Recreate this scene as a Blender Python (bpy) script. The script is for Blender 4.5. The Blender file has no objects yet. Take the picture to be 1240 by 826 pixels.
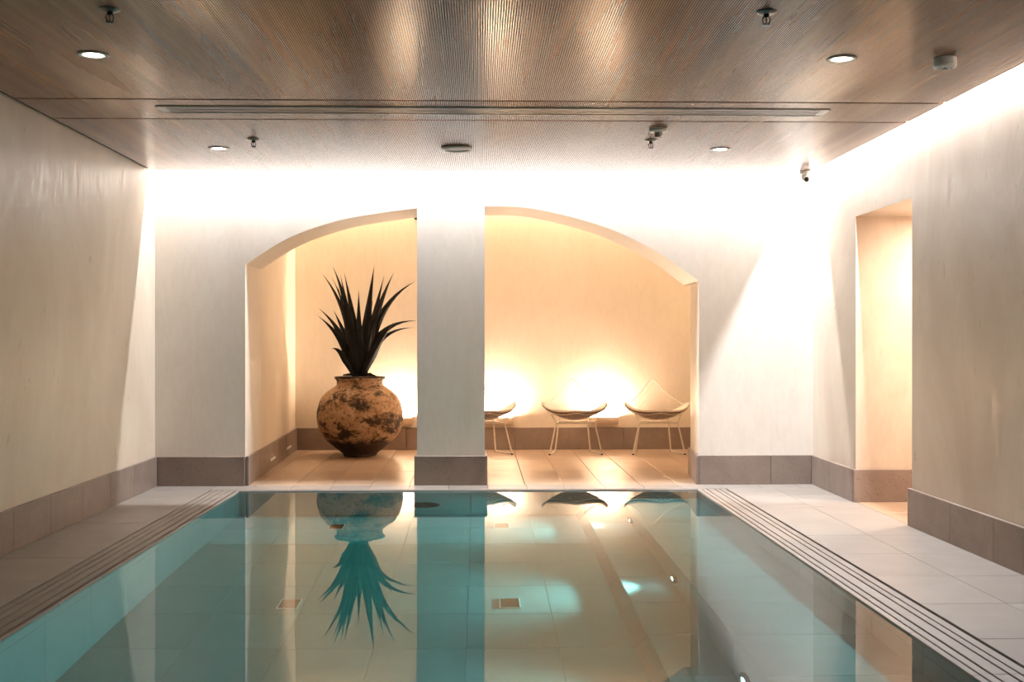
import bpy, bmesh, math, random
from mathutils import Vector, Matrix
random.seed(7)
S = bpy.context.scene
C = S.collection
PI = math.pi

# ------------------------------------------------------------------ camera, world, lights, exposure
CAM_H = 1.16
cam = bpy.data.cameras.new('camera'); co = bpy.data.objects.new('camera', cam); C.objects.link(co)
cam.sensor_fit = 'HORIZONTAL'; cam.sensor_width = 36.0; cam.lens = 36.0*1450/1240
cam.clip_start = .05; cam.clip_end = 100
co.location = (0, 0, CAM_H); co.rotation_euler = (PI/2, 0, -math.atan(40/1450))
S.camera = co
S.view_settings.view_transform = 'Standard'; S.view_settings.look = 'None'
S.view_settings.gamma = 1; S.view_settings.use_curve_mapping = False
S.view_settings.exposure = 1.68
w = bpy.data.worlds.new('world'); S.world = w; w.use_nodes = True
w.node_tree.nodes['Background'].inputs[0].default_value = (.02, .018, .016, 1)
w.node_tree.nodes['Background'].inputs[1].default_value = .2

# room dimensions
XL, XR = -2.59, 2.715           # side walls
YF, YB, YN = 9.65, 12.8, -4.0   # arch wall, niche back wall, wall behind the viewer
HC, HT = 2.497, 2.95            # slatted ceiling, structural ceiling
ARCH_T = .7
PX0, PX1, PY0, PY1 = -1.862, 1.72, .4, 9.36   # pool
PZ, WZ = -1.18, -.012                          # pool floor, water level
CE_R, CE_F = 2.617, 9.45                       # ceiling edges at the two coves

def area(name, loc, rot, sx, sy, power, col, spread=PI):
    l = bpy.data.lights.new(name, 'AREA'); l.shape = 'RECTANGLE'; l.size = sx; l.size_y = sy
    l.energy = power; l.color = col; l.spread = spread
    o = bpy.data.objects.new(name, l); C.objects.link(o); o.location = loc; o.rotation_euler = rot
    return o
def spot(name, loc, direction, power, col, angle, blend=.3, radius=.02):
    l = bpy.data.lights.new(name, 'SPOT'); l.energy = power; l.color = col
    l.spot_size = math.radians(angle); l.spot_blend = blend; l.shadow_soft_size = radius
    o = bpy.data.objects.new(name, l); C.objects.link(o); o.location = loc
    o.rotation_euler = Vector(direction).to_track_quat('-Z', 'Y').to_euler()
    return o
COLD = (.97, .975, 1.0); WARM = (1.0, .69, .45); WARMW = (1.0, .75, .56)
area('cove_light_far', ((XL+XR)/2, YF-.10, HC+.27), (math.radians(14), 0, 0), XR-XL-.02, .016, 54, COLD)
area('cove_light_right', (XR-.03, 7.1, HC+.135), (0, math.radians(12), 0), .012, 5.0, 45, COLD)
area('niche_slot_light', (.37, YB-.10, 2.6+.2), (0, 0, 0), 4.6, .02, 12, WARM)
area('passage_lamp_light', (3.6, 8.0, 2.04), (0, 0, 0), .3, .3, 19, (1, .80, .66))

# ------------------------------------------------------------------ materials
def newmat(name):
    m = bpy.data.materials.new(name); m.use_nodes = True
    nt = m.node_tree; return m, nt, nt.nodes['Principled BSDF']
def N(nt, t, **k):
    n = nt.nodes.new(t)
    for a, b in k.items(): setattr(n, a, b)
    return n
def coords(nt, scale=(1, 1, 1), kind='Object'):
    tc = N(nt, 'ShaderNodeTexCoord'); mp = N(nt, 'ShaderNodeMapping')
    mp.inputs['Scale'].default_value = scale
    nt.links.new(tc.outputs[kind], mp.inputs['Vector']); return mp.outputs[0]
def noise(nt, vec, scale, detail=4, rough=.55, dist=0):
    n = N(nt, 'ShaderNodeTexNoise'); n.inputs['Scale'].default_value = scale
    n.inputs['Detail'].default_value = detail; n.inputs['Roughness'].default_value = rough
    n.inputs['Distortion'].default_value = dist
    nt.links.new(vec, n.inputs['Vector']); return n.outputs[0]
def ramp(nt, fac, stops):
    r = N(nt, 'ShaderNodeValToRGB'); e = r.color_ramp.elements
    while len(e) > 1: e.remove(e[-1])
    e[0].position = stops[0][0]; e[0].color = (*stops[0][1], 1)
    for p, c in stops[1:]:
        x = e.new(p); x.color = (*c, 1)
    nt.links.new(fac, r.inputs[0]); return r.outputs[0]
def bump(nt, h, strength, dist, b):
    n = N(nt, 'ShaderNodeBump'); n.inputs['Strength'].default_value = strength; n.inputs['Distance'].default_value = dist
    nt.links.new(h, n.inputs['Height']); nt.links.new(n.outputs[0], b.inputs['Normal'])
def mixc(nt, a, b, fac, mode='MULTIPLY'):
    n = N(nt, 'ShaderNodeMix', data_type='RGBA', blend_type=mode)
    for s, v in ((n.inputs[0], fac), (n.inputs[6], a), (n.inputs[7], b)):
        if hasattr(v, 'is_linked') or hasattr(v, 'links'): nt.links.new(v, s)
        else: s.default_value = v if isinstance(v, (int, float)) else (*v, 1)
    return n.outputs[2]
def simple(name, col, rough=.5, metal=0.0, spec=.5):
    m, nt, b = newmat(name)
    v = noise(nt, coords(nt), 30, 3)
    c = ramp(nt, v, [(.3, tuple(x*.9 for x in col)), (.7, col)])
    nt.links.new(c, b.inputs['Base Color'])
    b.inputs['Roughness'].default_value = rough; b.inputs['Metallic'].default_value = metal
    b.inputs['Specular IOR Level'].default_value = spec
    return m
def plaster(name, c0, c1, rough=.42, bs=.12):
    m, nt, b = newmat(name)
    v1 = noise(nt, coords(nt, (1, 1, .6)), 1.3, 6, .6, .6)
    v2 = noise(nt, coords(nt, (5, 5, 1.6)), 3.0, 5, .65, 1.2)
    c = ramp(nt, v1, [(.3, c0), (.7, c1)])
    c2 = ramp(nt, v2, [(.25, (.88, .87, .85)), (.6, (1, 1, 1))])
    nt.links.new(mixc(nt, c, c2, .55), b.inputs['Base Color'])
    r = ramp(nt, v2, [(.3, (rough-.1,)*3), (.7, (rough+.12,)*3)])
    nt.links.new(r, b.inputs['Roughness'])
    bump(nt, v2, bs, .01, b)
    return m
def stone(name, c0, c1, rough=.45, pits=True, scale=1.0):
    m, nt, b = newmat(name)
    vec = coords(nt)
    oi = N(nt, 'ShaderNodeObjectInfo')
    ad = N(nt, 'ShaderNodeVectorMath', operation='ADD'); nt.links.new(vec, ad.inputs[0])
    sc = N(nt, 'ShaderNodeVectorMath', operation='SCALE'); cb = N(nt, 'ShaderNodeCombineXYZ')
    for i in range(3): nt.links.new(oi.outputs['Random'], cb.inputs[i])
    nt.links.new(cb.outputs[0], sc.inputs[0]); sc.inputs['Scale'].default_value = 37
    nt.links.new(sc.outputs[0], ad.inputs[1]); vec = ad.outputs[0]
    v1 = noise(nt, vec, 4*scale, 6, .6, .4); v2 = noise(nt, vec, 55*scale, 3, .6)
    c = ramp(nt, v1, [(.25, c0), (.75, c1)])
    c2 = ramp(nt, v2, [(.30, (.55, .53, .52) if pits else (.9, .9, .9)), (.42, (1, 1, 1))])
    c = mixc(nt, c, c2, .6)
    t = ramp(nt, oi.outputs['Random'], [(0, (.90, .90, .90)), (1, (1, 1, 1))])
    nt.links.new(mixc(nt, c, t, 1.0), b.inputs['Base Color'])
    b.inputs['Roughness'].default_value = rough
    bump(nt, v2, .15, .004, b)
    return m
M = {}
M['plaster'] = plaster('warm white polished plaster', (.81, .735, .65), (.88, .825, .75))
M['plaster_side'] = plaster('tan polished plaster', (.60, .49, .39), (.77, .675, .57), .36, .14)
M['plaster_niche'] = plaster('niche plaster', (.78, .70, .58), (.84, .77, .66), .6, .08)
M['baseboard'] = stone('grey brown stone skirting', (.235, .18, .152), (.34, .27, .23), .5)
M['deck'] = stone('pale limestone deck tile', (.30, .265, .235), (.37, .335, .305), .38, False)
M['niche_tile'] = stone('niche floor tile', (.46, .33, .235), (.56, .42, .31), .33, False)  # same stone as the deck, with the warm lamp light put into its colour
M['grout'] = simple('grout', (.22, .2, .18), .8)
M['grate'] = stone('grate stone bar', (.28, .24, .21), (.35, .305, .27), .5, False)
M['black'] = simple('black gap', (.012, .011, .010), .7)
M['darkvoid'] = simple('dark plenum board', (.03, .028, .026), .9)
M['cove'] = simple('white cove board', (.7, .7, .7), .8)
M['pooltile'] = stone('pool tile', (.215, .29, .285), (.26, .335, .33), .4, False)
M['poolgrout'] = simple('pool grout', (.28, .33, .33), .8)
M['white'] = simple('white lacquer', (.78, .78, .76), .4)
M['chairwhite'] = simple('cream coated steel wire', (.80, .74, .66), .4)
M['pad'] = simple('cream seat pad', (.78, .70, .60), .8)
M['padshade'] = simple('shaded pad underside', (.16, .10, .07), .9)  # shade under the cream pad, put into the colour
M['chrome'] = simple('brushed steel', (.62, .62, .62), .25, 1.0)
M['darkmetal'] = simple('dark bronze metal', (.05, .045, .04), .35, .8)
M['greymetal'] = simple('grey aluminium', (.30, .29, .27), .4, .6)
M['copper'] = simple('brown bronze plate', (.09, .026, .012), .5, .2)
M['leaf'] = simple('near black green leaf', (.010, .0105, .009), .6, 0, .2)
M['soil'] = simple('dark soil', (.03, .022, .016), .95)
M['alcove_cream'] = simple('cream stone ledge', (.72, .62, .50), .5)

def wood():
    m, nt, b = newmat('fine slatted oak')
    v1 = noise(nt, coords(nt, (9, .22, 1)), 1.0, 5, .65)
    v2 = noise(nt, coords(nt, (25, 1.2, 1)), 1.0, 3, .6)
    c = ramp(nt, v1, [(.28, (.17, .072, .035)), (.5, (.265, .125, .063)), (.72, (.36, .19, .10))])
    c2 = ramp(nt, v2, [(.3, (.72, .70, .68)), (.6, (1, 1, 1))])
    nt.links.new(mixc(nt, c, c2, .3), b.inputs['Base Color'])
    b.inputs['Roughness'].default_value = .19; b.inputs['Specular IOR Level'].default_value = .9
    return m
M['wood'] = wood()

def potmat():
    m, nt, b = newmat('weathered terracotta')
    vec = coords(nt, (1, 1, 1.7))
    big = noise(nt, vec, 2.7, 10, .74, .15); fine = noise(nt, coords(nt), 34, 6, .75); mid = noise(nt, coords(nt, (1, 1, 1.3)), 7, 8, .75, .1)
    base = ramp(nt, mid, [(.25, (.22, .12, .065)), (.5, (.44, .27, .145)), (.75, (.66, .48, .31))])
    blk = ramp(nt, big, [(.44, (.03, .024, .02)), (.475, (.42, .36, .32)), (.51, (1, 1, 1))])
    spk = ramp(nt, fine, [(.39, (.12, .09, .07)), (.46, (1, 1, 1))])
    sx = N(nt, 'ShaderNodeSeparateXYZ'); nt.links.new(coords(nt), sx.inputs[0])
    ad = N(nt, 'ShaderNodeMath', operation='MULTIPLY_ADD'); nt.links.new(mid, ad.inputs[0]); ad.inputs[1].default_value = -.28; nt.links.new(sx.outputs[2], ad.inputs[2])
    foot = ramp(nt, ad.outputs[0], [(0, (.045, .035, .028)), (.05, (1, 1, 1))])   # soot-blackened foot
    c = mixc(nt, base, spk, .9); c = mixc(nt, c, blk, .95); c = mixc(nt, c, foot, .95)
    nt.links.new(c, b.inputs['Base Color']); b.inputs['Roughness'].default_value = .72
    bump(nt, fine, .5, .01, b)
    return m
M['pot'] = potmat()

def emis(name, col, st):
    m, nt, b = newmat(name)
    b.inputs['Base Color'].default_value = (.8, .8, .8, 1)
    b.inputs['Emission Color'].default_value = (*col, 1); b.inputs['Emission Strength'].default_value = st
    return m
M['lamp'] = emis('glowing lamp lens', (1, .86, .68), 9)
M['poollamp'] = emis('glowing pool lamp lens', (.9, .97, 1), 14)

def water():
    m = bpy.data.materials.new('clear teal water'); m.use_nodes = True; nt = m.node_tree
    nt.nodes.clear()
    out = N(nt, 'ShaderNodeOutputMaterial'); g = N(nt, 'ShaderNodeBsdfRefraction'); gl = N(nt, 'ShaderNodeBsdfGlossy')
    g.inputs['IOR'].default_value = 1.333; g.inputs['Roughness'].default_value = 0; gl.inputs['Roughness'].default_value = 0
    g.inputs['Color'].default_value = (1, 1, 1, 1); gl.inputs['Color'].default_value = (1, 1, 1, 1)
    fr = N(nt, 'ShaderNodeFresnel'); fr.inputs['IOR'].default_value = 1.19
    mx = N(nt, 'ShaderNodeMixShader')
    va = N(nt, 'ShaderNodeVolumeAbsorption'); va.inputs['Color'].default_value = (.40, .925, .94, 1); va.inputs['Density'].default_value = 1.0
    v = noise(nt, coords(nt, (1, .6, 1)), 2.2, 2, .5, .3)
    bn = N(nt, 'ShaderNodeBump'); bn.inputs['Strength'].default_value = .15; bn.inputs['Distance'].default_value = .004
    nt.links.new(v, bn.inputs['Height'])
    for n_ in (g, gl, fr): nt.links.new(bn.outputs[0], n_.inputs['Normal'])
    nt.links.new(fr.outputs[0], mx.inputs[0]); nt.links.new(g.outputs[0], mx.inputs[1]); nt.links.new(gl.outputs[0], mx.inputs[2])
    nt.links.new(mx.outputs[0], out.inputs['Surface']); nt.links.new(va.outputs[0], out.inputs['Volume'])
    return m
M['water'] = water()

# ------------------------------------------------------------------ mesh helpers
def box(bm, x0, x1, y0, y1, z0, z1, bev=0):
    vs = [bm.verts.new(p) for p in ((x0, y0, z0), (x1, y0, z0), (x1, y1, z0), (x0, y1, z0), (x0, y0, z1), (x1, y0, z1), (x1, y1, z1), (x0, y1, z1))]
    fs = [bm.faces.new([vs[i] for i in f]) for f in ((0, 3, 2, 1), (4, 5, 6, 7), (0, 1, 5, 4), (1, 2, 6, 5), (2, 3, 7, 6), (3, 0, 4, 7))]
    if bev:
        es = {e for f in fs for e in f.edges}
        bmesh.ops.bevel(bm, geom=list(es), offset=bev, segments=1, affect='EDGES')
def tube(bm, pts, r, n=6, cap=True):
    pts = [Vector(p) for p in pts]; rings = []; up = None
    for i, p in enumerate(pts):
        t = (pts[min(i+1, len(pts)-1)]-pts[max(i-1, 0)]).normalized()
        if up is None: up = t.orthogonal().normalized()
        up = (up-t*up.dot(t)); up = up.normalized() if up.length > 1e-6 else t.orthogonal().normalized()
        s = t.cross(up); rr = r[i] if isinstance(r, (list, tuple)) else r
        rings.append([bm.verts.new(p+(up*math.cos(a)+s*math.sin(a))*rr) for a in [2*PI*k/n for k in range(n)]])
    for a, b in zip(rings, rings[1:]):
        for k in range(n): bm.faces.new((a[k], a[(k+1) % n], b[(k+1) % n], b[k]))
    if cap:
        bm.faces.new(rings[0][::-1]); bm.faces.new(rings[-1])
def lathe(bm, prof, n=48, loc=(0, 0, 0), wob=None):
    rings = []
    for r, z in prof:
        if r < 1e-5: rings.append([bm.verts.new((loc[0], loc[1], loc[2]+z))])
        else: rings.append([bm.verts.new((loc[0]+r*math.cos(2*PI*k/n)*(wob(k, z) if wob else 1), loc[1]+r*math.sin(2*PI*k/n)*(wob(k, z) if wob else 1), loc[2]+z)) for k in range(n)])
    for a, b in zip(rings, rings[1:]):
        for k in range(n):
            k2 = (k+1) % n
            if len(a) == 1 and len(b) == 1: continue
            if len(a) == 1: bm.faces.new((a[0], b[k2], b[k]))
            elif len(b) == 1: bm.faces.new((a[k], a[k2], b[0]))
            else: bm.faces.new((a[k], a[k2], b[k2], b[k]))
def link(name, bm, mat, parent=None, loc=None, smooth=False, norm=True):
    if norm: bmesh.ops.recalc_face_normals(bm, faces=bm.faces[:])
    me = bpy.data.meshes.new(name); bm.to_mesh(me); bm.free()
    if smooth:
        for p in me.polygons: p.use_smooth = True
    me.materials.append(mat)
    o = bpy.data.objects.new(name, me); C.objects.link(o)
    if parent: o.parent = parent
    if loc: o.location = loc
    return o
def boxes(name, lst, mat, parent=None, bev=0, loc=None):
    bm = bmesh.new()
    for b in lst: box(bm, *b, bev)
    return link(name, bm, mat, parent, loc)
def struct(o): o['kind'] = 'structure'; return o
def tag(o, label, cat, group=None):
    o['label'] = label; o['category'] = cat
    if group: o['group'] = group
    return o
def empty(name, loc, label=None, cat=None, group=None, rz=0):
    o = bpy.data.objects.new(name, None); C.objects.link(o); o.location = loc; o.rotation_euler = (0, 0, rz)
    o.empty_display_size = .1
    if label: tag(o, label, cat, group)
    return o
def copy_tree(o, parent=None):
    c = o.copy(); C.objects.link(c); c.parent = parent
    for ch in list(o.children): copy_tree(ch, c)
    return c
_mesh = {}
def piece(name, sx, sy, sz, mat, parent, loc, bev=.003):
    """an alike piece (tile, slab, bar): shares its mesh with all others of its size; loc is the lower corner"""
    key = (name, round(sx, 3), round(sy, 3), round(sz, 3), mat.name)
    if key not in _mesh:
        bm = bmesh.new(); box(bm, 0, sx, 0, sy, 0, sz, bev)
        bmesh.ops.recalc_face_normals(bm, faces=bm.faces[:])
        me = bpy.data.meshes.new(name); bm.to_mesh(me); bm.free(); me.materials.append(mat); _mesh[key] = me
    o = bpy.data.objects.new(name, _mesh[key]); C.objects.link(o); o.parent = parent; o.location = loc
    return o
def cuts(a, b, step, phase=0):
    v = [a]; x = a+(phase if phase else step)
    while x < b-.12: v.append(x); x += step
    v.append(b); return v

# ------------------------------------------------------------------ room shell
# pixel-measured arch crown line (X, Z on the arch wall plane)
ARCH = [(-1.872, 1.775), (-1.64, 1.925), (-1.475, 2.01), (-1.30, 2.075), (-1.075, 2.14), (-.785, 2.19), (-.498, 2.228),
        (-.2, 2.246), (.046, 2.246), (.335, 2.24), (.58, 2.20), (.85, 2.132), (1.07, 2.06), (1.30, 1.957), (1.50, 1.845), (1.78, 1.645)]
def smooth_curve(p, k=5):
    out = []
    for i in range(len(p)-1):
        p0 = p[max(i-1, 0)]; p1 = p[i]; p2 = p[i+1]; p3 = p[min(i+2, len(p)-1)]
        for j in range(k):
            t = j/k
            out.append(tuple(.5*((2*p1[a])+(-p0[a]+p2[a])*t+(2*p0[a]-5*p1[a]+4*p2[a]-p3[a])*t*t+(-p0[a]+3*p1[a]-3*p2[a]+p3[a])*t**3) for a in (0, 1)))
    out.append(p[-1]); return out
AC = smooth_curve(ARCH)
PIL0, PIL1 = -.498, .046
bm = bmesh.new()
y0, y1 = YF, YF+ARCH_T
box(bm, XL-.25, AC[0][0], y0, y1, -.1, HT)
jv = [[bm.verts.new((x, y, z)) for x, y in ((AC[-1][0], y0), (XR+.4, y0), (XR+.4, y1), (AC[-1][0]+.055, y1))] for z in (-.1, HT)]
for k in range(4): bm.faces.new((jv[0][k], jv[0][(k+1) % 4], jv[1][(k+1) % 4], jv[1][k]))
bm.faces.new(jv[0][::-1]); bm.faces.new(jv[1])   # right pier with a slightly splayed jamb
def strip(pts, cap0=True, cap1=True):
    pv = [[bm.verts.new((x, y, z)) for (y, z) in ((y0, z_), (y0, HT), (y1, HT), (y1, z_))] for x, z_ in pts]
    for a, b in zip(pv, pv[1:]):
        for k in range(4): bm.faces.new((a[k], a[(k+1) % 4], b[(k+1) % 4], b[k]))
    bm.faces.new(pv[0]); bm.faces.new(pv[-1][::-1])
strip([q for q in AC if q[0] <= PIL0+1e-6]); strip([(PIL0, -.1), (PIL1, -.1)]); strip([q for q in AC if q[0] >= PIL1-1e-6])
box(bm, AC[-1][0]-.004, AC[-1][0]+.056, y0+.02, y1-.002, AC[-1][1]-.006, HT-.01)
struct(link('wall_far', bm, M['plaster']))

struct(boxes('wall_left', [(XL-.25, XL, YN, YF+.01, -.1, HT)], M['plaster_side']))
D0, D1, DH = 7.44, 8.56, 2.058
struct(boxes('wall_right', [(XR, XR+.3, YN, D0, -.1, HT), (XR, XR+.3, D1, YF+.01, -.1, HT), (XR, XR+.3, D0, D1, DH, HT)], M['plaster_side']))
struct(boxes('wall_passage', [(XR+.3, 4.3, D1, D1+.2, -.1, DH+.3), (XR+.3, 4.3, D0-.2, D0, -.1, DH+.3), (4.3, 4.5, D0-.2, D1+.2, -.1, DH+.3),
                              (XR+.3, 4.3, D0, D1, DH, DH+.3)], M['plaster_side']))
struct(boxes('wall_back', [(XL-.25, XR+.3, YN-.2, YN, -.1, HT)], M['grout']))  # unseen wall, coloured dark to stand in for an unlit room
# niche behind the arches
NX0, NX1 = -1.955, 2.75
bm = bmesh.new()
p = [(-1.872, y1-.002), (NX0, YB), (NX0-.3, YB), (-2.4, y1-.002)]
a = [bm.verts.new((x, y, -.1)) for x, y in p]; b = [bm.verts.new((x, y, 3.1)) for x, y in p]
for k in range(4): bm.faces.new((a[k], a[(k+1) % 4], b[(k+1) % 4], b[k]))
bm.faces.new(a[::-1]); bm.faces.new(b)
struct(link('wall_niche_left', bm, M['plaster_niche']))
struct(boxes('wall_niche_back', [(NX0-.3, NX1+.3, YB, YB+.2, -.1, 3.1)], M['plaster_niche']))
struct(boxes('wall_niche_right', [(NX1, NX1+.3, y1-.002, YB, -.1, 3.1)], M['plaster_niche']))
struct(boxes('ceiling_niche', [(NX0-.3, NX1+.3, y1, YB-.243, 2.6, 2.68), (NX0-.3, NX1+.3, y1, YB+.2, 3.0, 3.1), (NX0-.3, NX1+.3, y1-.05, y1, HT-.02, 3.1)], M['plaster_niche']))

# ceiling: structural slab, three slatted panels with shadow gaps between
ceil = struct(boxes('ceiling', [(XL-.25, XR+.3, YN-.2, YF, HT, HT+.15)], M['cove']))
PANELS = [(YN, 6.655), (6.685, 7.245), (7.27, CE_F)]
CXL = XL+.035
for ya, yb in PANELS:
    pn = boxes('ceiling_panel', [(CXL, CE_R, ya, yb, HC+.006, HC+.03)], M['darkvoid'], ceil)
    bm = bmesh.new(); pitch = .0105; n = int((CE_R-CXL)/pitch)
    for i in range(n):
        x = CXL+i*pitch; wd = .0068; c = .0012
        pr = [(x, HC+.008), (x, HC+c), (x+c, HC), (x+wd-c, HC), (x+wd, HC+c), (x+wd, HC+.008)]
        va = [bm.verts.new((q[0], ya, q[1])) for q in pr]; vb = [bm.verts.new((q[0], yb, q[1])) for q in pr]
        for k in range(5): bm.faces.new((va[k], va[k+1], vb[k+1], vb[k]))
        bm.faces.new(va[::-1]); bm.faces.new(vb)
    sl = link('slats', bm, M['wood'], pn); sl['kind'] = 'stuff'
    # edge boards that hide the plenum from the coves
    boxes('panel_edge', [(CE_R, CE_R+.002, ya, yb, HC, HC+.05)] + ([(CXL, CE_R+.002, yb, yb+.002, HC, HC+.05)] if yb == CE_F else []), M['wood'], pn)
# plenum board blocks light from reaching the shadow gaps
boxes('plenum_board', [(XL, CE_R-.001, YN, CE_F-.001, HC+.05, HC+.07)], M['darkvoid'], ceil)
struct(boxes('trim_1', [(XL, CXL, YN, YF-.2, HC+.012, HC+.05)], M['black']))   # shadow gap along the left wall

# ------------------------------------------------------------------ floor: base with tiles
fl = struct(boxes('floor', [(XL-.2, PX0-.235, YN, YF, -.3, -.014), (PX1+.235, XR+.3, YN, YF, -.3, -.014), (PX0-.235, PX1+.235, PY1+.03, YF, -.3, -.014),
                            (PX0-.235, PX1+.235, YN, PY0-.03, -.3, -.014), (NX0-.3, NX1+.3, YF, YB+.1, -.3, -.014), (XR+.3, 4.4, D0-.1, D1+.1, -.3, -.014)], M['grout']))
J = .0035
def tiles(xs, ys, mat, zt=0, name='tile'):
    for xa, xb in zip(xs, xs[1:]):
        for ya, yb in zip(ys, ys[1:]):
            piece(name, xb-xa-J, yb-ya-J, .02, mat, fl, (xa+J/2, ya+J/2, zt-.02+random.uniform(-.0006, .0006)), .0015)
GL0, GL1 = -2.083, -1.880        # overflow grates
GR0, GR1 = 1.742, 1.942
yc = cuts(2.13, PY1+.012, .62)
tiles([XL, GL0-.004], yc, M['deck'])
tiles([GR1+.004, 2.33, XR], yc, M['deck'])
tiles(cuts(XL, XR, .31, .18), [PY1+.012, YF+.0], M['deck'])
tiles([XL, GL0-.004], [YN, -.35, 2.13], M['deck']); tiles([GR1+.004, XR], [YN, -.35, 2.13], M['deck'])
tiles(cuts(GL0, GR1, .9), [YN, -.9, PY0-.02], M['deck'])
tiles(cuts(XR, 4.3, .6), [D0, 8.0, D1], M['niche_tile'])
tiles(cuts(NX0, NX1, .31, .155), [YF, 10.70, 11.75, YB], M['niche_tile'])
for n_, (g0, g1, cutx) in enumerate(((GL0, GL1, (.046, .046, .056, .046)), (GR0, GR1, (.042, .063, .040, .047)))):
    tr = struct(boxes('trim_%d' % (n_+2), [(g0-.006, g1+.006, PY0, PY1+.01, -.20, -.16), (g0-.010, g0-.004, PY0, PY1+.01, -.2, -.016), (g1+.004, g1+.010, PY0, PY1+.01, -.2, -.03)], M['black']))
    x = g0+.003 if n_ == 0 else g0
    for wd in cutx:
        for ya, yb in zip(cuts(PY0, PY1-.01, 1.24), cuts(PY0, PY1-.01, 1.24)[1:]):
            piece('grate_bar', wd-.009, yb-ya-.002, .022, M['grate'], tr, (x+.0045, ya, -.022+random.uniform(-.0005, .0005)), .0015)
        x += wd
    # supports under the bars
    boxes('grate_support', [(g0, g1, y, y+.02, -.16, -.023) for y in cuts(PY0+.05, PY1-.1, 1.24)], M['black'], tr)

# ------------------------------------------------------------------ skirting of stone slabs
BH, BT = .235, .022
def skirt(name, runs):
    """runs: (axis, fixed, a, b, normal sign); a backing strip plus single slabs"""
    bl = []
    for ax, f, a_, b_, s in runs:
        lo, hi = (f, f+s*.006) if s > 0 else (f+s*.006, f)
        bl.append((a_, b_, lo, hi, 0, BH-.004) if ax == 'x' else (lo, hi, a_, b_, 0, BH-.004))
    o = struct(boxes(name, bl, M['grout']))
    for ax, f, a_, b_, s in runs:
        cc = cuts(a_, b_, .58)
        for u, v in zip(cc, cc[1:]):
            lo = f if s > 0 else f-BT
            if ax == 'x': piece('slab', v-u-.002, BT, BH, M['baseboard'], o, (u+.001, lo, 0), .0025)
            else: piece('slab', BT, v-u-.002, BH, M['baseboard'], o, (lo, u+.001, 0), .0025)
    return o
skirt('baseboard_left', [('y', XL, 3.2, YF, 1)])
skirt('baseboard_far', [('x', YF, XL+BT, -1.872, -1), ('x', YF, 1.78, XR-BT, -1)])
skirt('baseboard_pillar', [('x', YF, PIL0-BT, PIL1+BT-.008, -1), ('y', PIL0, YF, YF+.45, -1), ('y', PIL1, YF, YF+.45, 1)])
skirt('baseboard_right', [('y', XR, 3.3, D0, -1), ('y', XR, D1, YF, -1), ('x', D0, XR-BT, 4.3, 1), ('x', D1, XR-BT, 4.3, -1)])
skirt('baseboard_niche', [('x', YB, NX0+BT, NX1, -1)])
o = skirt('baseboard_jamb', [('y', 0, -BT, ARCH_T, -1)])
o.location = (1.78, YF, 0); o.rotation_euler = (0, 0, -math.atan2(.055, ARCH_T))
# slightly splayed left side of the niche
o = skirt('baseboard_niche_left', [('y', 0, 0, 3.16, 1)])
o.location = (-1.866, YF, 0); o.rotation_euler = (0, 0, math.atan2(.089, 3.15))

# ------------------------------------------------------------------ pool
LX, LZ = 1.11, -.45      # upper ledge
BX, BZ = .82, -1.0       # lower tread
basin = struct(boxes('pool_basin', [(PX0-.25, PX0-.012, PY0, PY1+.03, PZ-.2, -.2), (PX0-.03, PX0-.012, PY0, PY1+.02, -.25, -.028), (PX1+.012, PX1+.25, PY0, PY1+.03, PZ-.2, -.2), (PX1+.012, PX1+.02, PY0, PY1+.02, -.25, -.028),
                                    (PX0-.25, PX1+.25, PY1+.012, PY1+.2, PZ-.2, -.022), (PX0-.25, PX1+.25, PY0-.2, PY0-.012, PZ-.2, -.022),
                                    (PX0-.25, PX1+.25, PY0-.2, PY1+.2, PZ-.3, PZ-.012)], M['poolgrout']))
def ptile(sx, sy, sz, loc): piece('tile', sx, sy, sz, M['pooltile'], basin, loc, .0012)
g = .003
ys = cuts(PY0, PY1, .6)
for xa, xb in zip(cuts(PX0, BX-.06, .45), cuts(PX0, BX-.06, .45)[1:]):
    for ya, yb in zip(ys, ys[1:]): ptile(xb-xa-g, yb-ya-g, .012, (xa, ya, PZ-.012))
for ya, yb in zip(ys, ys[1:]):
    L = yb-ya-g
    for x in (PX0-.012, PX1):                                        # side walls: top band and large tiles
        ptile(.012, L, .16, (x, ya, -.16-.028+.012))
        ptile(.012, L, 1.0-g, (x, ya, PZ))
for xa, xb in zip(cuts(PX0, PX1, .6), cuts(PX0, PX1, .6)[1:]):
    ptile(xb-xa-g, .012, 1.148, (xa, PY1, PZ)); ptile(xb-xa-g, .012, 1.148, (xa, PY0-.012, PZ))
# coping lip along the water edge
for (x0_, x1_, ya, yb) in ((GL1+.001, PX0+.001, PY0, PY1), (PX1-.004, GR0+.002, PY0, PY1)):
    for u, v in zip(cuts(PY0, PY1, .62), cuts(PY0, PY1, .62)[1:]):
        piece('coping', max(.012, abs(x1_-x0_)), v-u-.002, .03, M['deck'], basin, (min(x0_, x1_), u, -.034), .002)
piece('coping', PX1-PX0+.1, .03, .03, M['deck'], basin, (PX0-.05, PY1-.006, -.034), .002)
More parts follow.
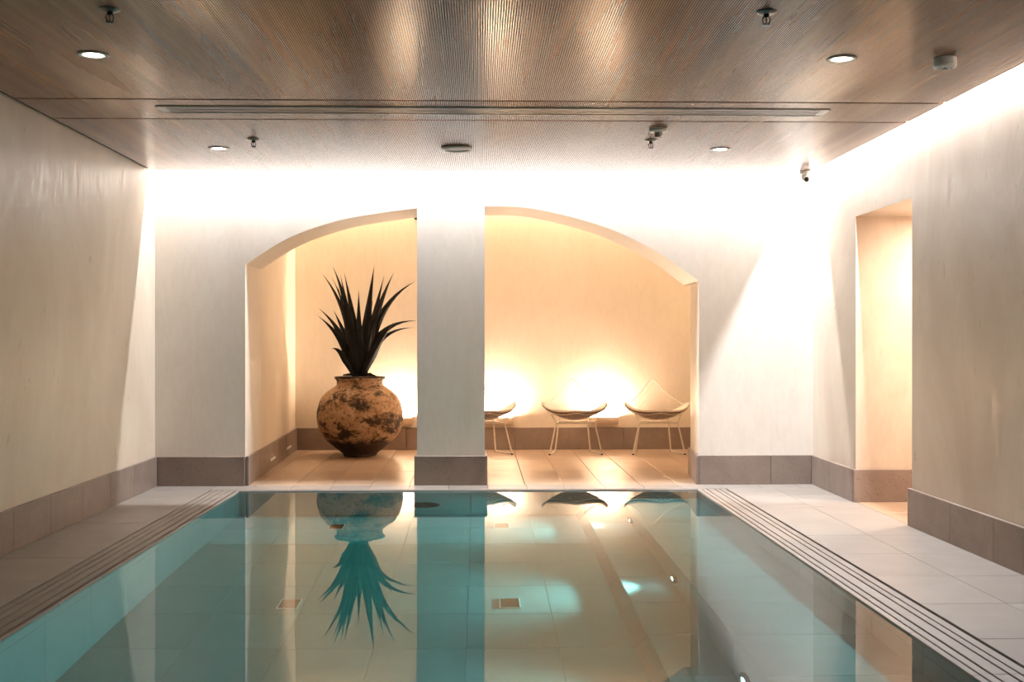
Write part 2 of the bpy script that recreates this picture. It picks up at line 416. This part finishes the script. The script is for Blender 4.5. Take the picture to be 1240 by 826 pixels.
# benches on the right side: ledge slabs and tread slabs, one piece per 0.6 m
bm = bmesh.new()
box(bm, LX+.012, PX1, PY0, PY1, PZ, LZ-.012)
pr = [(BX+.012, BZ-.012), (BX-.05, PZ-.012), (LX+.012, PZ-.012), (LX+.012, BZ-.012)]
va = [bm.verts.new((x, PY0, z)) for x, z in pr]; vb = [bm.verts.new((x, PY1, z)) for x, z in pr]
for k in range(4): bm.faces.new((va[k], va[(k+1) % 4], vb[(k+1) % 4], vb[k]))
bm.faces.new(va[::-1]); bm.faces.new(vb)
bench = struct(link('trim_4', bm, M['poolgrout']))
for ya, yb in zip(ys, ys[1:]):
    L = yb-ya-g
    piece('ledge_tile', PX1-LX, L, .012, M['pooltile'], bench, (LX, ya, LZ-.012), .0012)
    piece('riser_tile', .012, L, LZ-BZ-.014, M['pooltile'], bench, (LX, ya, BZ), .0012)
    piece('tread_tile', LX-BX, L, .012, M['pooltile'], bench, (BX, ya, BZ-.012), .0012)
    r = piece('step_tile', .012, L, .185, M['pooltile'], bench, (BX-.062, ya, PZ-.012), .0012); r.rotation_euler = (0, math.atan2(.062, .18), 0)

bm = bmesh.new(); box(bm, PX0-.006, PX1+.006, PY0-.006, PY1+.006, PZ-.006, WZ)
bmesh.ops.recalc_face_normals(bm, faces=bm.faces[:]); bmesh.ops.split_edges(bm, edges=bm.edges[:])
wt = link('pool_water', bm, M['water'], smooth=True, norm=False); tag(wt, 'still teal water filling the indoor pool', 'water'); wt['kind'] = 'stuff'

# underwater lamps on the bench riser
lamp_xyz = [(LX, 8.69), (LX, 6.76), (LX, 4.93), (LX, 3.07), (LX, 1.2)]
lamp_lab = ['far underwater lamp below the reflection of the rightmost chair', 'middle underwater lamp, second from the far end of the pool bench',
            'nearest underwater lamp at the bottom edge of the picture']
for i, (x, y) in enumerate(lamp_xyz):
    spot('pool_spot', (x-.028, y, -.83), (-1, -.02, .04), 33, (1, .95, .90), 100, .8, .02)
    if i > 2: continue
    e = empty('underwater_lamp', (x, y, -.83), lamp_lab[i], 'lamp', 'underwater lamps in the bench riser')
    e.rotation_euler = (0, -PI/2, 0)
    bm = bmesh.new(); lathe(bm, [(.0, 0), (.088, 0), (.088, .008), (.078, .018), (.046, .018), (.046, .006), (.0, .006)], 28)
    link('bezel', bm, M['darkmetal'], e, smooth=False)
    bm = bmesh.new(); lathe(bm, [(.0, .017), (.016, .016), (.032, .013), (.045, .0065)], 20)
    link('lens', bm, M['poollamp'], e, smooth=True)

# square bronze floor inlets
inl = None
for x, y, lab in ((-1.04, 6.6, 'bronze floor inlet on the left, beside the reflection of the plant'), (.17, 6.6, 'bronze floor inlet in the middle of the pool, right of the pillar reflection'),
                  (-1.05, 8.86, 'dark floor inlet seen through the reflection of the pot'), (.17, 8.88, 'faint floor inlet near the far wall, right of the pillar reflection')):
    e = empty('floor_inlet', (x, y, PZ), lab, 'inlet', 'floor inlets of the pool')
    boxes('frame', [(-.056, -.052, -.10, .10, 0, .016), (.052, .056, -.10, .10, 0, .016), (-.052, .052, -.10, -.096, 0, .016), (-.052, .052, .096, .10, 0, .016)], M['white'], e)
    boxes('plate', [(-.052, .052, -.096, .096, .0005, .006)], M['copper'], e)
# round suction fitting on the far pool wall
e = empty('suction_fitting', (-.43, PY1, -.72), 'dark round fitting on the far pool wall in the pillar reflection', 'drain'); e.rotation_euler = (PI/2, 0, 0)
bm = bmesh.new(); lathe(bm, [(0, 0), (.125, 0), (.125, .012), (.10, .022), (0, .03)], 32); link('cover', bm, M['darkmetal'], e)
bm = bmesh.new(); lathe(bm, [(.018, .0275), (.018, .036), (0, .037)], 12); link('screw', bm, M['chrome'], e)

# ------------------------------------------------------------------ ceiling fittings
def fx(px, py, h=HC):
    """measured position of a ceiling fitting, from its bearing in the photograph"""
    th = math.atan((px-620)/1450)+math.atan(40/1450)
    y = 1450*(h-CAM_H)/(413-py)/(math.cos(math.atan(40/1450))+math.tan(th)*math.sin(math.atan(40/1450)))
    return math.tan(th)*y, y
for px, py, lab in ((113, 66, 'round recessed downlight at the left of the ceiling, nearest the viewer'), (1019, 71, 'round recessed downlight at the right, beside the large smoke detector'),
                    (265, 179.5, 'small round downlight at the far left of the ceiling above the wall cove'), (872, 180.5, 'small round downlight at the far right of the ceiling above the wall cove')):
    x, y = fx(px, py)
    e = empty('downlight', (x, y, HC), lab, 'downlight', 'recessed ceiling downlights')
    bm = bmesh.new(); lathe(bm, [(.046, .004), (.070, 0), (.072, -.003), (.068, -.006), (.050, -.005), (.046, .004)], 32); link('rim', bm, M['white'], e, smooth=True)
    bm = bmesh.new(); lathe(bm, [(0, -.002), (.03, -.0018), (.047, -.001)], 24); link('lens', bm, M['lamp'], e)
    spot('downlight_spot', (x, y, HC-.02), (0, 0, -1), 1.5, (1, .82, .62), 90, .9, .04)

def sprinkler(px, py, lab, s=1.0):
    x, y = fx(px, py)
    e = empty('sprinkler', (x, y, HC), lab, 'sprinkler', 'fire sprinklers under the ceiling')
    bm = bmesh.new(); lathe(bm, [(0, 0), (.042, 0), (.042, -.003), (.030, -.010), (.014, -.012), (0, -.012)], 24); link('escutcheon', bm, M['greymetal'], e, smooth=True)
    bm = bmesh.new(); lathe(bm, [(0, -.012), (.012, -.012), (.012, -.022), (.007, -.026), (0, -.026)], 12); link('nozzle', bm, M['darkmetal'], e)
    bm = bmesh.new()
    for q in (-1, 1): tube(bm, [(q*.010, 0, -.022), (q*.016, 0, -.034), (q*.012, 0, -.048), (0, 0, -.054)], .0028, 6)
    link('yoke', bm, M['darkmetal'], e)
    bm = bmesh.new(); tube(bm, [(0, 0, -.026), (0, 0, -.052)], .003, 8); link('bulb', bm, M['copper'], e)
    bm = bmesh.new(); lathe(bm, [(0, -.053), (.018, -.055), (.019, -.058), (0, -.058)], 16); link('deflector', bm, M['darkmetal'], e)
sprinkler(133, 11, 'dark fire sprinkler at the top left of the ceiling above the near downlight')
sprinkler(928, 14, 'dark fire sprinkler at the top right of the ceiling, left of the near downlight')
sprinkler(307, 168, 'fire sprinkler beside the far left downlight')
sprinkler(788, 169.5, 'fire sprinkler hanging just in front of the small grey detector')

x, y = fx(1144, 70)
e = empty('smoke_detector', (x, y, HC), 'white drum-shaped smoke detector on the ceiling near the right cove', 'detector')
bm = bmesh.new(); lathe(bm, [(0, 0), (.052, 0), (.054, -.004), (.054, -.036), (.050, -.046), (.040, -.050), (0, -.050)], 36); link('housing', bm, M['white'], e)
bm = bmesh.new()
for k in range(10):
    a_ = 2*PI*k/10; tube(bm, [(.026*math.cos(a_), .026*math.sin(a_), -.0505), (.036*math.cos(a_), .036*math.sin(a_), -.0505)], .003, 4)
link('vents', bm, M['greymetal'], e)
bm = bmesh.new(); lathe(bm, [(0, -.050), (.016, -.050), (.013, -.056), (0, -.057)], 16); link('sensor_cap', bm, M['greymetal'], e)

x, y = fx(797, 156)
e = empty('motion_detector', (x, y, HC), 'small grey detector with a cylinder under its disc, right of the sprinkler', 'detector')
bm = bmesh.new(); lathe(bm, [(0, 0), (.058, 0), (.060, -.012), (.054, -.022), (0, -.022)], 30); link('base', bm, M['white'], e)
bm = bmesh.new(); lathe(bm, [(0, -.022), (.026, -.022), (.025, -.050), (.020, -.056), (0, -.056)], 20); link('sensor_cap', bm, M['greymetal'], e)

x, y = fx(553, 179)
e = empty('ceiling_speaker', (x, y, HC), 'flat round pale ceiling disc above the pillar', 'speaker')
bm = bmesh.new(); lathe(bm, [(.088, -.004), (.108, 0), (.110, -.010), (.100, -.018), (.086, -.014), (.088, -.004)], 40); link('ring', bm, M['white'], e, smooth=True)
bm = bmesh.new(); lathe(bm, [(0, -.012), (.05, -.0115), (.088, -.009)], 40); link('grille', bm, M['greymetal'], e)

# linear slot diffuser in the middle strip
vx0, vx1, vy0, vy1 = -1.84, 2.03, 6.865, 7.045
e = empty('slot_diffuser', ((vx0+vx1)/2, (vy0+vy1)/2, HC), 'long narrow slot air diffuser with a pale frame across the ceiling', 'vent')
hx, hy = (vx1-vx0)/2, (vy1-vy0)/2
bm = bmesh.new()
for s in (-1, 1):
    box(bm, -hx, hx, s*hy-.008, s*hy+.008, -.006, .004)
    q = [(s*hx, -hy), (s*hx, hy), (s*(hx-.05), hy-.03), (s*(hx-.05), -hy+.03)]
    va = [bm.verts.new((*v, -.005)) for v in q]; vb = [bm.verts.new((*v, .003)) for v in q]
    for k in range(4): bm.faces.new((va[k], va[(k+1) % 4], vb[(k+1) % 4], vb[k]))
    bm.faces.new(va); bm.faces.new(vb)
link('frame', bm, M['white'], e)
boxes('backing', [(-hx+.05, hx-.05, -hy+.008, hy-.008, -.001, .001)], M['darkmetal'], e)
for k in range(3):
    yy = -hy+.045+k*.045; bm = bmesh.new(); box(bm, -hx+.055, hx-.055, yy-.014, yy+.014, -.004, -.0012); link('blade', bm, M['greymetal'], e)
for xa, xb in ((-1.0, -.62), (.22, 1.3)):
    boxes('damper', [(xa, xb, hy-.03, hy-.012, -.005, -.002)], M['black'], e)

# little surveillance camera in the far right corner, sensor in the niche
x, y = 2.565, 9.36
e = empty('surveillance_camera', (x, y, HC), 'small white surveillance camera in the far right ceiling corner', 'camera')
bm = bmesh.new(); lathe(bm, [(0, 0), (.042, 0), (.042, -.018), (.034, -.028), (0, -.028)], 24); link('base', bm, M['white'], e, smooth=False)
bm = bmesh.new(); bmesh.ops.create_uvsphere(bm, u_segments=20, v_segments=12, radius=.034, matrix=Matrix.Translation((0, -.006, -.046))); link('ball', bm, M['white'], e, smooth=True)
bm = bmesh.new(); lathe(bm, [(0, 0), (.02, 0), (.02, .014), (.014, .018), (0, .018)], 16)
bm.transform(Matrix.Translation((.006, -.025, -.066)) @ Matrix.Rotation(math.radians(125), 4, 'X')); link('lens', bm, M['black'], e)
bm = bmesh.new(); box(bm, -.025, .025, -.03, 0, -.03, .03, .008); tube(bm, [(0, -.03, 0), (0, -.05, -.01)], .018, 12)
o = link('wall_sensor', bm, M['black'], None, (-.665, YB, 2.485)); tag(o, 'tiny black sensor high on the niche wall beside the pillar', 'sensor')

# ------------------------------------------------------------------ niche fittings
for x0_, lab in ((-1.02, 'cream uplight ledge on the niche wall behind the big pot'), (.05, 'cream uplight ledge on the niche wall behind the leftmost chair'), (1.17, 'cream uplight ledge on the niche wall between the two right chairs')):
    e = empty('wall_uplight', (x0_+.155, YB, .27), lab, 'wall lamp', 'uplights along the niche wall')
    bm = bmesh.new(); w_ = .155; sec = [(0, 0), (-.07, 0), (-.105, .018), (-.12, .045), (-.12, .08), (-.108, .08), (-.104, .05), (-.012, .05), (-.012, .08), (0, .08)]
    va = [bm.verts.new((-w_, a_, b_)) for a_, b_ in sec]; vb = [bm.verts.new((w_, a_, b_)) for a_, b_ in sec]
    for k in range(len(sec)): bm.faces.new((va[k], va[(k+1) % len(sec)], vb[(k+1) % len(sec)], vb[k]))
    bm.faces.new(va); bm.faces.new(vb[::-1])
    for s in (-1, 1): box(bm, s*w_-.004, s*w_+.004, -.112, 0, .03, .08)
    link('housing', bm, M['alcove_cream'], e)
    boxes('lens', [(-w_+.008, w_-.008, -.098, -.016, .054, .062)], M['lamp'], e)
    area('uplight_light', (x0_+.155, YB-.068, .27+.066), (PI, 0, 0), .28, .06, 12, WARMW)

bm = bmesh.new()
e = empty('access_panel', (-1.925, 11.45, 0), 'flush access hatch low in the left niche wall beside the pot', 'hatch', rz=math.atan2(.089, 3.15))
boxes('door_leaf', [(.0, .008, -.5, .52, .24, .50)], M['plaster_niche'], e)
boxes('gap', [(.0, .003, .52, .53, .24, .505), (.0, .003, -.5, .52, .50, .505), (0, .003, -.51, -.5, .24, .505)], M['black'], e)
for y_, lab in ((10.95, 'thin pale slit in the skirting left of the pot, nearer the pool'), (12.1, 'thin pale slit in the skirting left of the pot, near the niche corner')):
    o = boxes('skirting_vent', [(0, .008, -.16, .16, -.012, .006)], M['white'], None, 0, (-1.866-.089*(y_-YF)/3.15+BT, y_, .09)); o.rotation_euler = (0, 0, math.atan2(.089, 3.15))
    tag(o, lab, 'vent', 'slits in the niche skirting')

# ------------------------------------------------------------------ pot and plant
PXc, PYc, PS = -1.203, 12.13, .00838
prof_px = [(0, 728), (100, 728), (122, 724), (128, 715), (140, 700), (203, 650), (260, 600), (307, 540), (325, 470), (329, 400), (313, 330), (290, 280), (254, 240), (212, 210), (180, 188), (175, 165), (178, 148), (192, 136), (194, 128), (184, 126), (170, 132), (162, 150), (165, 190), (190, 215), (120, 222), (0, 222)]
sc = PS/6.357
outer = [(r*sc, (728-yy)*sc) for r, yy in prof_px]
pot = empty('terracotta_pot', (PXc, PYc, 0), 'huge round weathered terracotta pot with black stains in the left arch', 'pot')
def densify(p, k=4):
    q = smooth_curve(p, k); return [(max(0, r), z) for r, z in q]
bm = bmesh.new(); lathe(bm, densify(outer[:19], 4)+outer[19:24], 72, wob=lambda k, z: 1+.006*math.sin(3*2*PI*k/72+z*5)+.004*math.sin(7*2*PI*k/72))
bmesh.ops.remove_doubles(bm, verts=bm.verts[:], dist=1e-5)
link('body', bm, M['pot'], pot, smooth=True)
bm = bmesh.new(); zt = (728-128)*sc
lathe(bm, [(.232, zt-.006), (.252, zt-.008), (.256, zt+.002), (.250, zt+.010), (.234, zt+.010), (.230, zt)], 64, wob=lambda k, z: 1+.008*math.sin(5*2*PI*k/64)+.004*math.sin(13*2*PI*k/64))
link('rim', bm, M['soil'], pot, smooth=True)
bm = bmesh.new(); lathe(bm, [(0, zt-.005), (.1, zt-.012), (.228, zt-.03)], 32); link('soil', bm, M['soil'], pot)

plant = empty('sword_leaf_plant', (PXc, PYc, zt+.014), 'tall spiky plant with near-black sword leaves growing in the big pot', 'plant')
K = PS/5.508
def L2(cx, cy): return ((cx-316)*K, (785-cy)*K)   # relative to pot axis and soil
# tip, base offset, width, bend (0 straight .. 1 arched)
leaves = [((125, 48), .72, .060, .5), ((50, 93), .7, .050, .5), ((140, 135), .7, .040, .55), ((195, 115), .4, .064, .12), ((210, 97), .25, .066, .30), ((160, 180), .6, .055, .15),
          ((305, 210), .1, .06, .03), ((420, 52), -.2, .074, .15), ((470, 115), -.4, .066, .15), ((540, 88), -.5, .062, .32), ((495, 190), -.5, .05, .2), ((690, 155), -.7, .058, .55),
          ((430, 395), -.4, .045, .1), ((692, 417), -.8, .060, .6), ((672, 462), -.9, .046, .55), ((545, 430), -.7, .064, .15), ((30, 330), .8, .05, .35), ((45, 385), .9, .05, .35),
          ((130, 345), .6, .066, .18), ((120, 410), .8, .058, .22), ((140, 603), .9, .05, .8), ((345, 320), 0, .07, .05), ((285, 370), .2, .07, .05), ((250, 300), .3, .07, .1),
          ((395, 280), -.3, .07, .1), ((320, 330), .1, .075, .0), ((410, 440), -.5, .06, .15), ((245, 480), .5, .066, .15)]
for i, (tip, bo, wd, bend) in enumerate(leaves):
    tx, tz = L2(*tip); dy = random.uniform(-.16, .16)
    p0 = Vector((-bo*.055, random.uniform(-.05, .05), 0)); p2 = Vector((tx, dy, tz))
    d = p2-p0
    # control point: leaf climbs first, then leans out
    p1 = p0+d*.5+Vector((-d.x*.62*bend, 0, abs(d.x)*.85*bend + .03*bend))
    if bend > .7: p1 = p0+Vector((d.x*.62, 0, d.z*1.12))
    bm = bmesh.new(); rows = []; n = 12
    for k in range(n+1):
        t = k/n; p = p0*(1-t)**2+p1*2*t*(1-t)+p2*t*t; tg = ((p1-p0)*(1-t)+(p2-p1)*t).normalized()
        ww = wd*(.42+1.9*t*(1-t)**.7 if t < .35 else (.42+1.9*.35*(.65)**.7)*((1-t)/.65)**1.15)*.88
        side = tg.cross(Vector((0, 1, 0))).normalized(); side = Matrix.Rotation(random.Random(i).uniform(-.5, .5), 3, tg) @ side
        nrm = side.cross(tg)
        rows.append([bm.verts.new(p-side*ww+nrm*ww*.35), bm.verts.new(p), bm.verts.new(p+side*ww+nrm*ww*.35), bm.verts.new(p+nrm*.004)])
    for a_, b_ in zip(rows, rows[1:]):
        for (u, v) in ((0, 1), (1, 2), (2, 3), (3, 0)): bm.faces.new((a_[u], a_[v], b_[v], b_[u]))
    bmesh.ops.remove_doubles(bm, verts=bm.verts[:], dist=1e-6)
    link('leaf', bm, M['leaf'], plant, smooth=True)
for (xx, zz, r) in ((-.105, .028, .4), (.12, .03, -.5), (.06, .02, .3), (-.05, .02, -.2)):
    bm = bmesh.new(); tube(bm, [(xx-.06, -.04, .012), (xx, -.06, .018), (xx+.06, -.05, .018+.02*r/abs(r)*(.5+abs(r)))], [.006, .014, .003], 5); link('dry_leaf', bm, M['leaf'], plant)

# ------------------------------------------------------------------ wire lounge chairs
def chair(loc, rz, lab):
    e = empty('wire_chair', loc, lab, 'chair', 'wire chairs along the niche wall', rz)
    PT = [(-.34, .434), (-.27, .408), (-.17, .382), (-.03, .370), (.08, .41), (.17, .51), (.24, .63), (.30, .76)]
    def prof(t):
        f = (t+1)/2*(len(PT)-1); i = min(int(f), len(PT)-2); u = f-i
        p0, p1, p2, p3 = PT[max(i-1, 0)], PT[i], PT[i+1], PT[min(i+2, len(PT)-1)]
        return [.5*(2*p1[a]+(-p0[a]+p2[a])*u+(2*p0[a]-5*p1[a]+4*p2[a]-p3[a])*u*u+(-p0[a]+3*p1[a]-3*p2[a]+p3[a])*u**3) for a in (0, 1)]
    def surf(u, v, dz=0):
        s = (u-v)/2; t = (u+v)/2
        y, z = prof(t); bul = (1-u*u)*(1-v*v)
        return Vector((.345*s*(1+.18*abs(t)), y-.10*s*s-.02*bul, z+.125*s*s-.022*bul+dz))
    n = 15; bm = bmesh.new()
    for k in range(1, n):
        a = -1+2*k/n
        tube(bm, [surf(a, -1+2*j/10) for j in range(11)], .0026, 4); tube(bm, [surf(-1+2*j/10, a) for j in range(11)], .0026, 4)
    o = link('wire_mesh', bm, M['chairwhite'], e); o['kind'] = 'stuff'
    bm = bmesh.new(); m_ = 12
    rim = [surf(-1+2*j/m_, -1) for j in range(m_)]+[surf(1, -1+2*j/m_) for j in range(m_)]+[surf(1-2*j/m_, 1) for j in range(m_)]+[surf(-1, 1-2*j/m_) for j in range(m_+1)]
    tube(bm, rim, .0055, 6); link('rim_wire', bm, M['chairwhite'], e, smooth=True)
    # cream seat pad; the shade beneath it is put into a brown lower layer
    for nm, z0, z1, mt, sh in (('seat_pad', .012, .030, 'pad', 0), ('pad_underside_shaded', .004, .012, 'padshade', .02)):
        bm = bmesh.new(); g_ = 16; top = {}; bot = {}
        for i in range(g_+1):
            for j in range(g_+1):
                s_ = (.97-sh)*(-1+2*i/g_); f = -(1-abs(s_)**1.3)*(.985-sh); t = f+(.06-f)*j/g_
                top[i, j] = bm.verts.new(surf(t+s_, t-s_, z1)); bot[i, j] = bm.verts.new(surf(t+s_, t-s_, z0))
        for i in range(g_):
            for j in range(g_):
                bm.faces.new((top[i, j], top[i+1, j], top[i+1, j+1], top[i, j+1])); bm.faces.new((bot[i, j], bot[i, j+1], bot[i+1, j+1], bot[i+1, j]))
        for i in range(g_):
            for (p, q) in (((i, 0), (i+1, 0)), ((i, g_), (i+1, g_)), ((0, i), (0, i+1)), ((g_, i), (g_, i+1))):
                bm.faces.new((top[p], top[q], bot[q], bot[p]))
        link(nm, bm, M[mt], e, smooth=(nm == 'seat_pad'))
    # base: two sled legs, cross bars and struts
    for s in (-1, 1):
        ff, rf, fj, rj = (s*.266, -.2, .008), (s*.185, .2, .008), (s*.197, -.17, .322), (s*.15, .15, .322)
        bm = bmesh.new(); tube(bm, [fj, ff], .008, 8); tube(bm, [ff, rf], .008, 8); tube(bm, [rf, rj], .008, 8); tube(bm, [fj, rj], .006, 6)
        leg = link('sled_leg', bm, M['chairwhite'], e)
        for q in (ff, rf):
            bm = bmesh.new(); lathe(bm, [(0, -.008), (.011, -.008), (.011, .004), (0, .004)], 10, q); link('glide', bm, M['black'], leg)
        bm = bmesh.new(); tube(bm, [fj, (s*.24, -.12, .40), surf(.62*s-.18, -.62*s-.18)], .005, 6); link('strut', bm, M['chairwhite'], e)
        bm = bmesh.new(); tube(bm, [rj, surf(.35*s+.12, -.35*s+.12)], .005, 6); link('strut', bm, M['chairwhite'], e)
    bm = bmesh.new(); tube(bm, [(-.197, -.17, .322), (.197, -.17, .322)], .0075, 8); link('cross_bar', bm, M['chairwhite'], e)
    bm = bmesh.new(); tube(bm, [(-.15, .15, .322), (.15, .15, .322)], .0065, 8); link('cross_bar', bm, M['chairwhite'], e)
    return e
c0 = chair((.984, 12.35, 0), 0, 'cream wire lounge chair in the middle of the right arch')
for x, rz, lab in ((.035, math.radians(12), 'cream wire lounge chair half hidden behind the pillar'), (1.833, 0, 'cream wire lounge chair at the far right beside the arch jamb')):
    c = copy_tree(c0); c.location = (x, 12.35, 0); c.rotation_euler = (0, 0, rz); c['label'] = lab

# refracted light of the room lamps through the flat water
wt.cycles.is_caustics_caster = True
for o in [wt.parent, basin, bench]+list(basin.children)+list(bench.children):
    if o: o.cycles.is_caustics_receiver = True
for o in C.objects:
    if o.type == 'LIGHT' and o.name.startswith(('cove', 'uplight', 'niche')): o.data.cycles.is_caustics_light = True
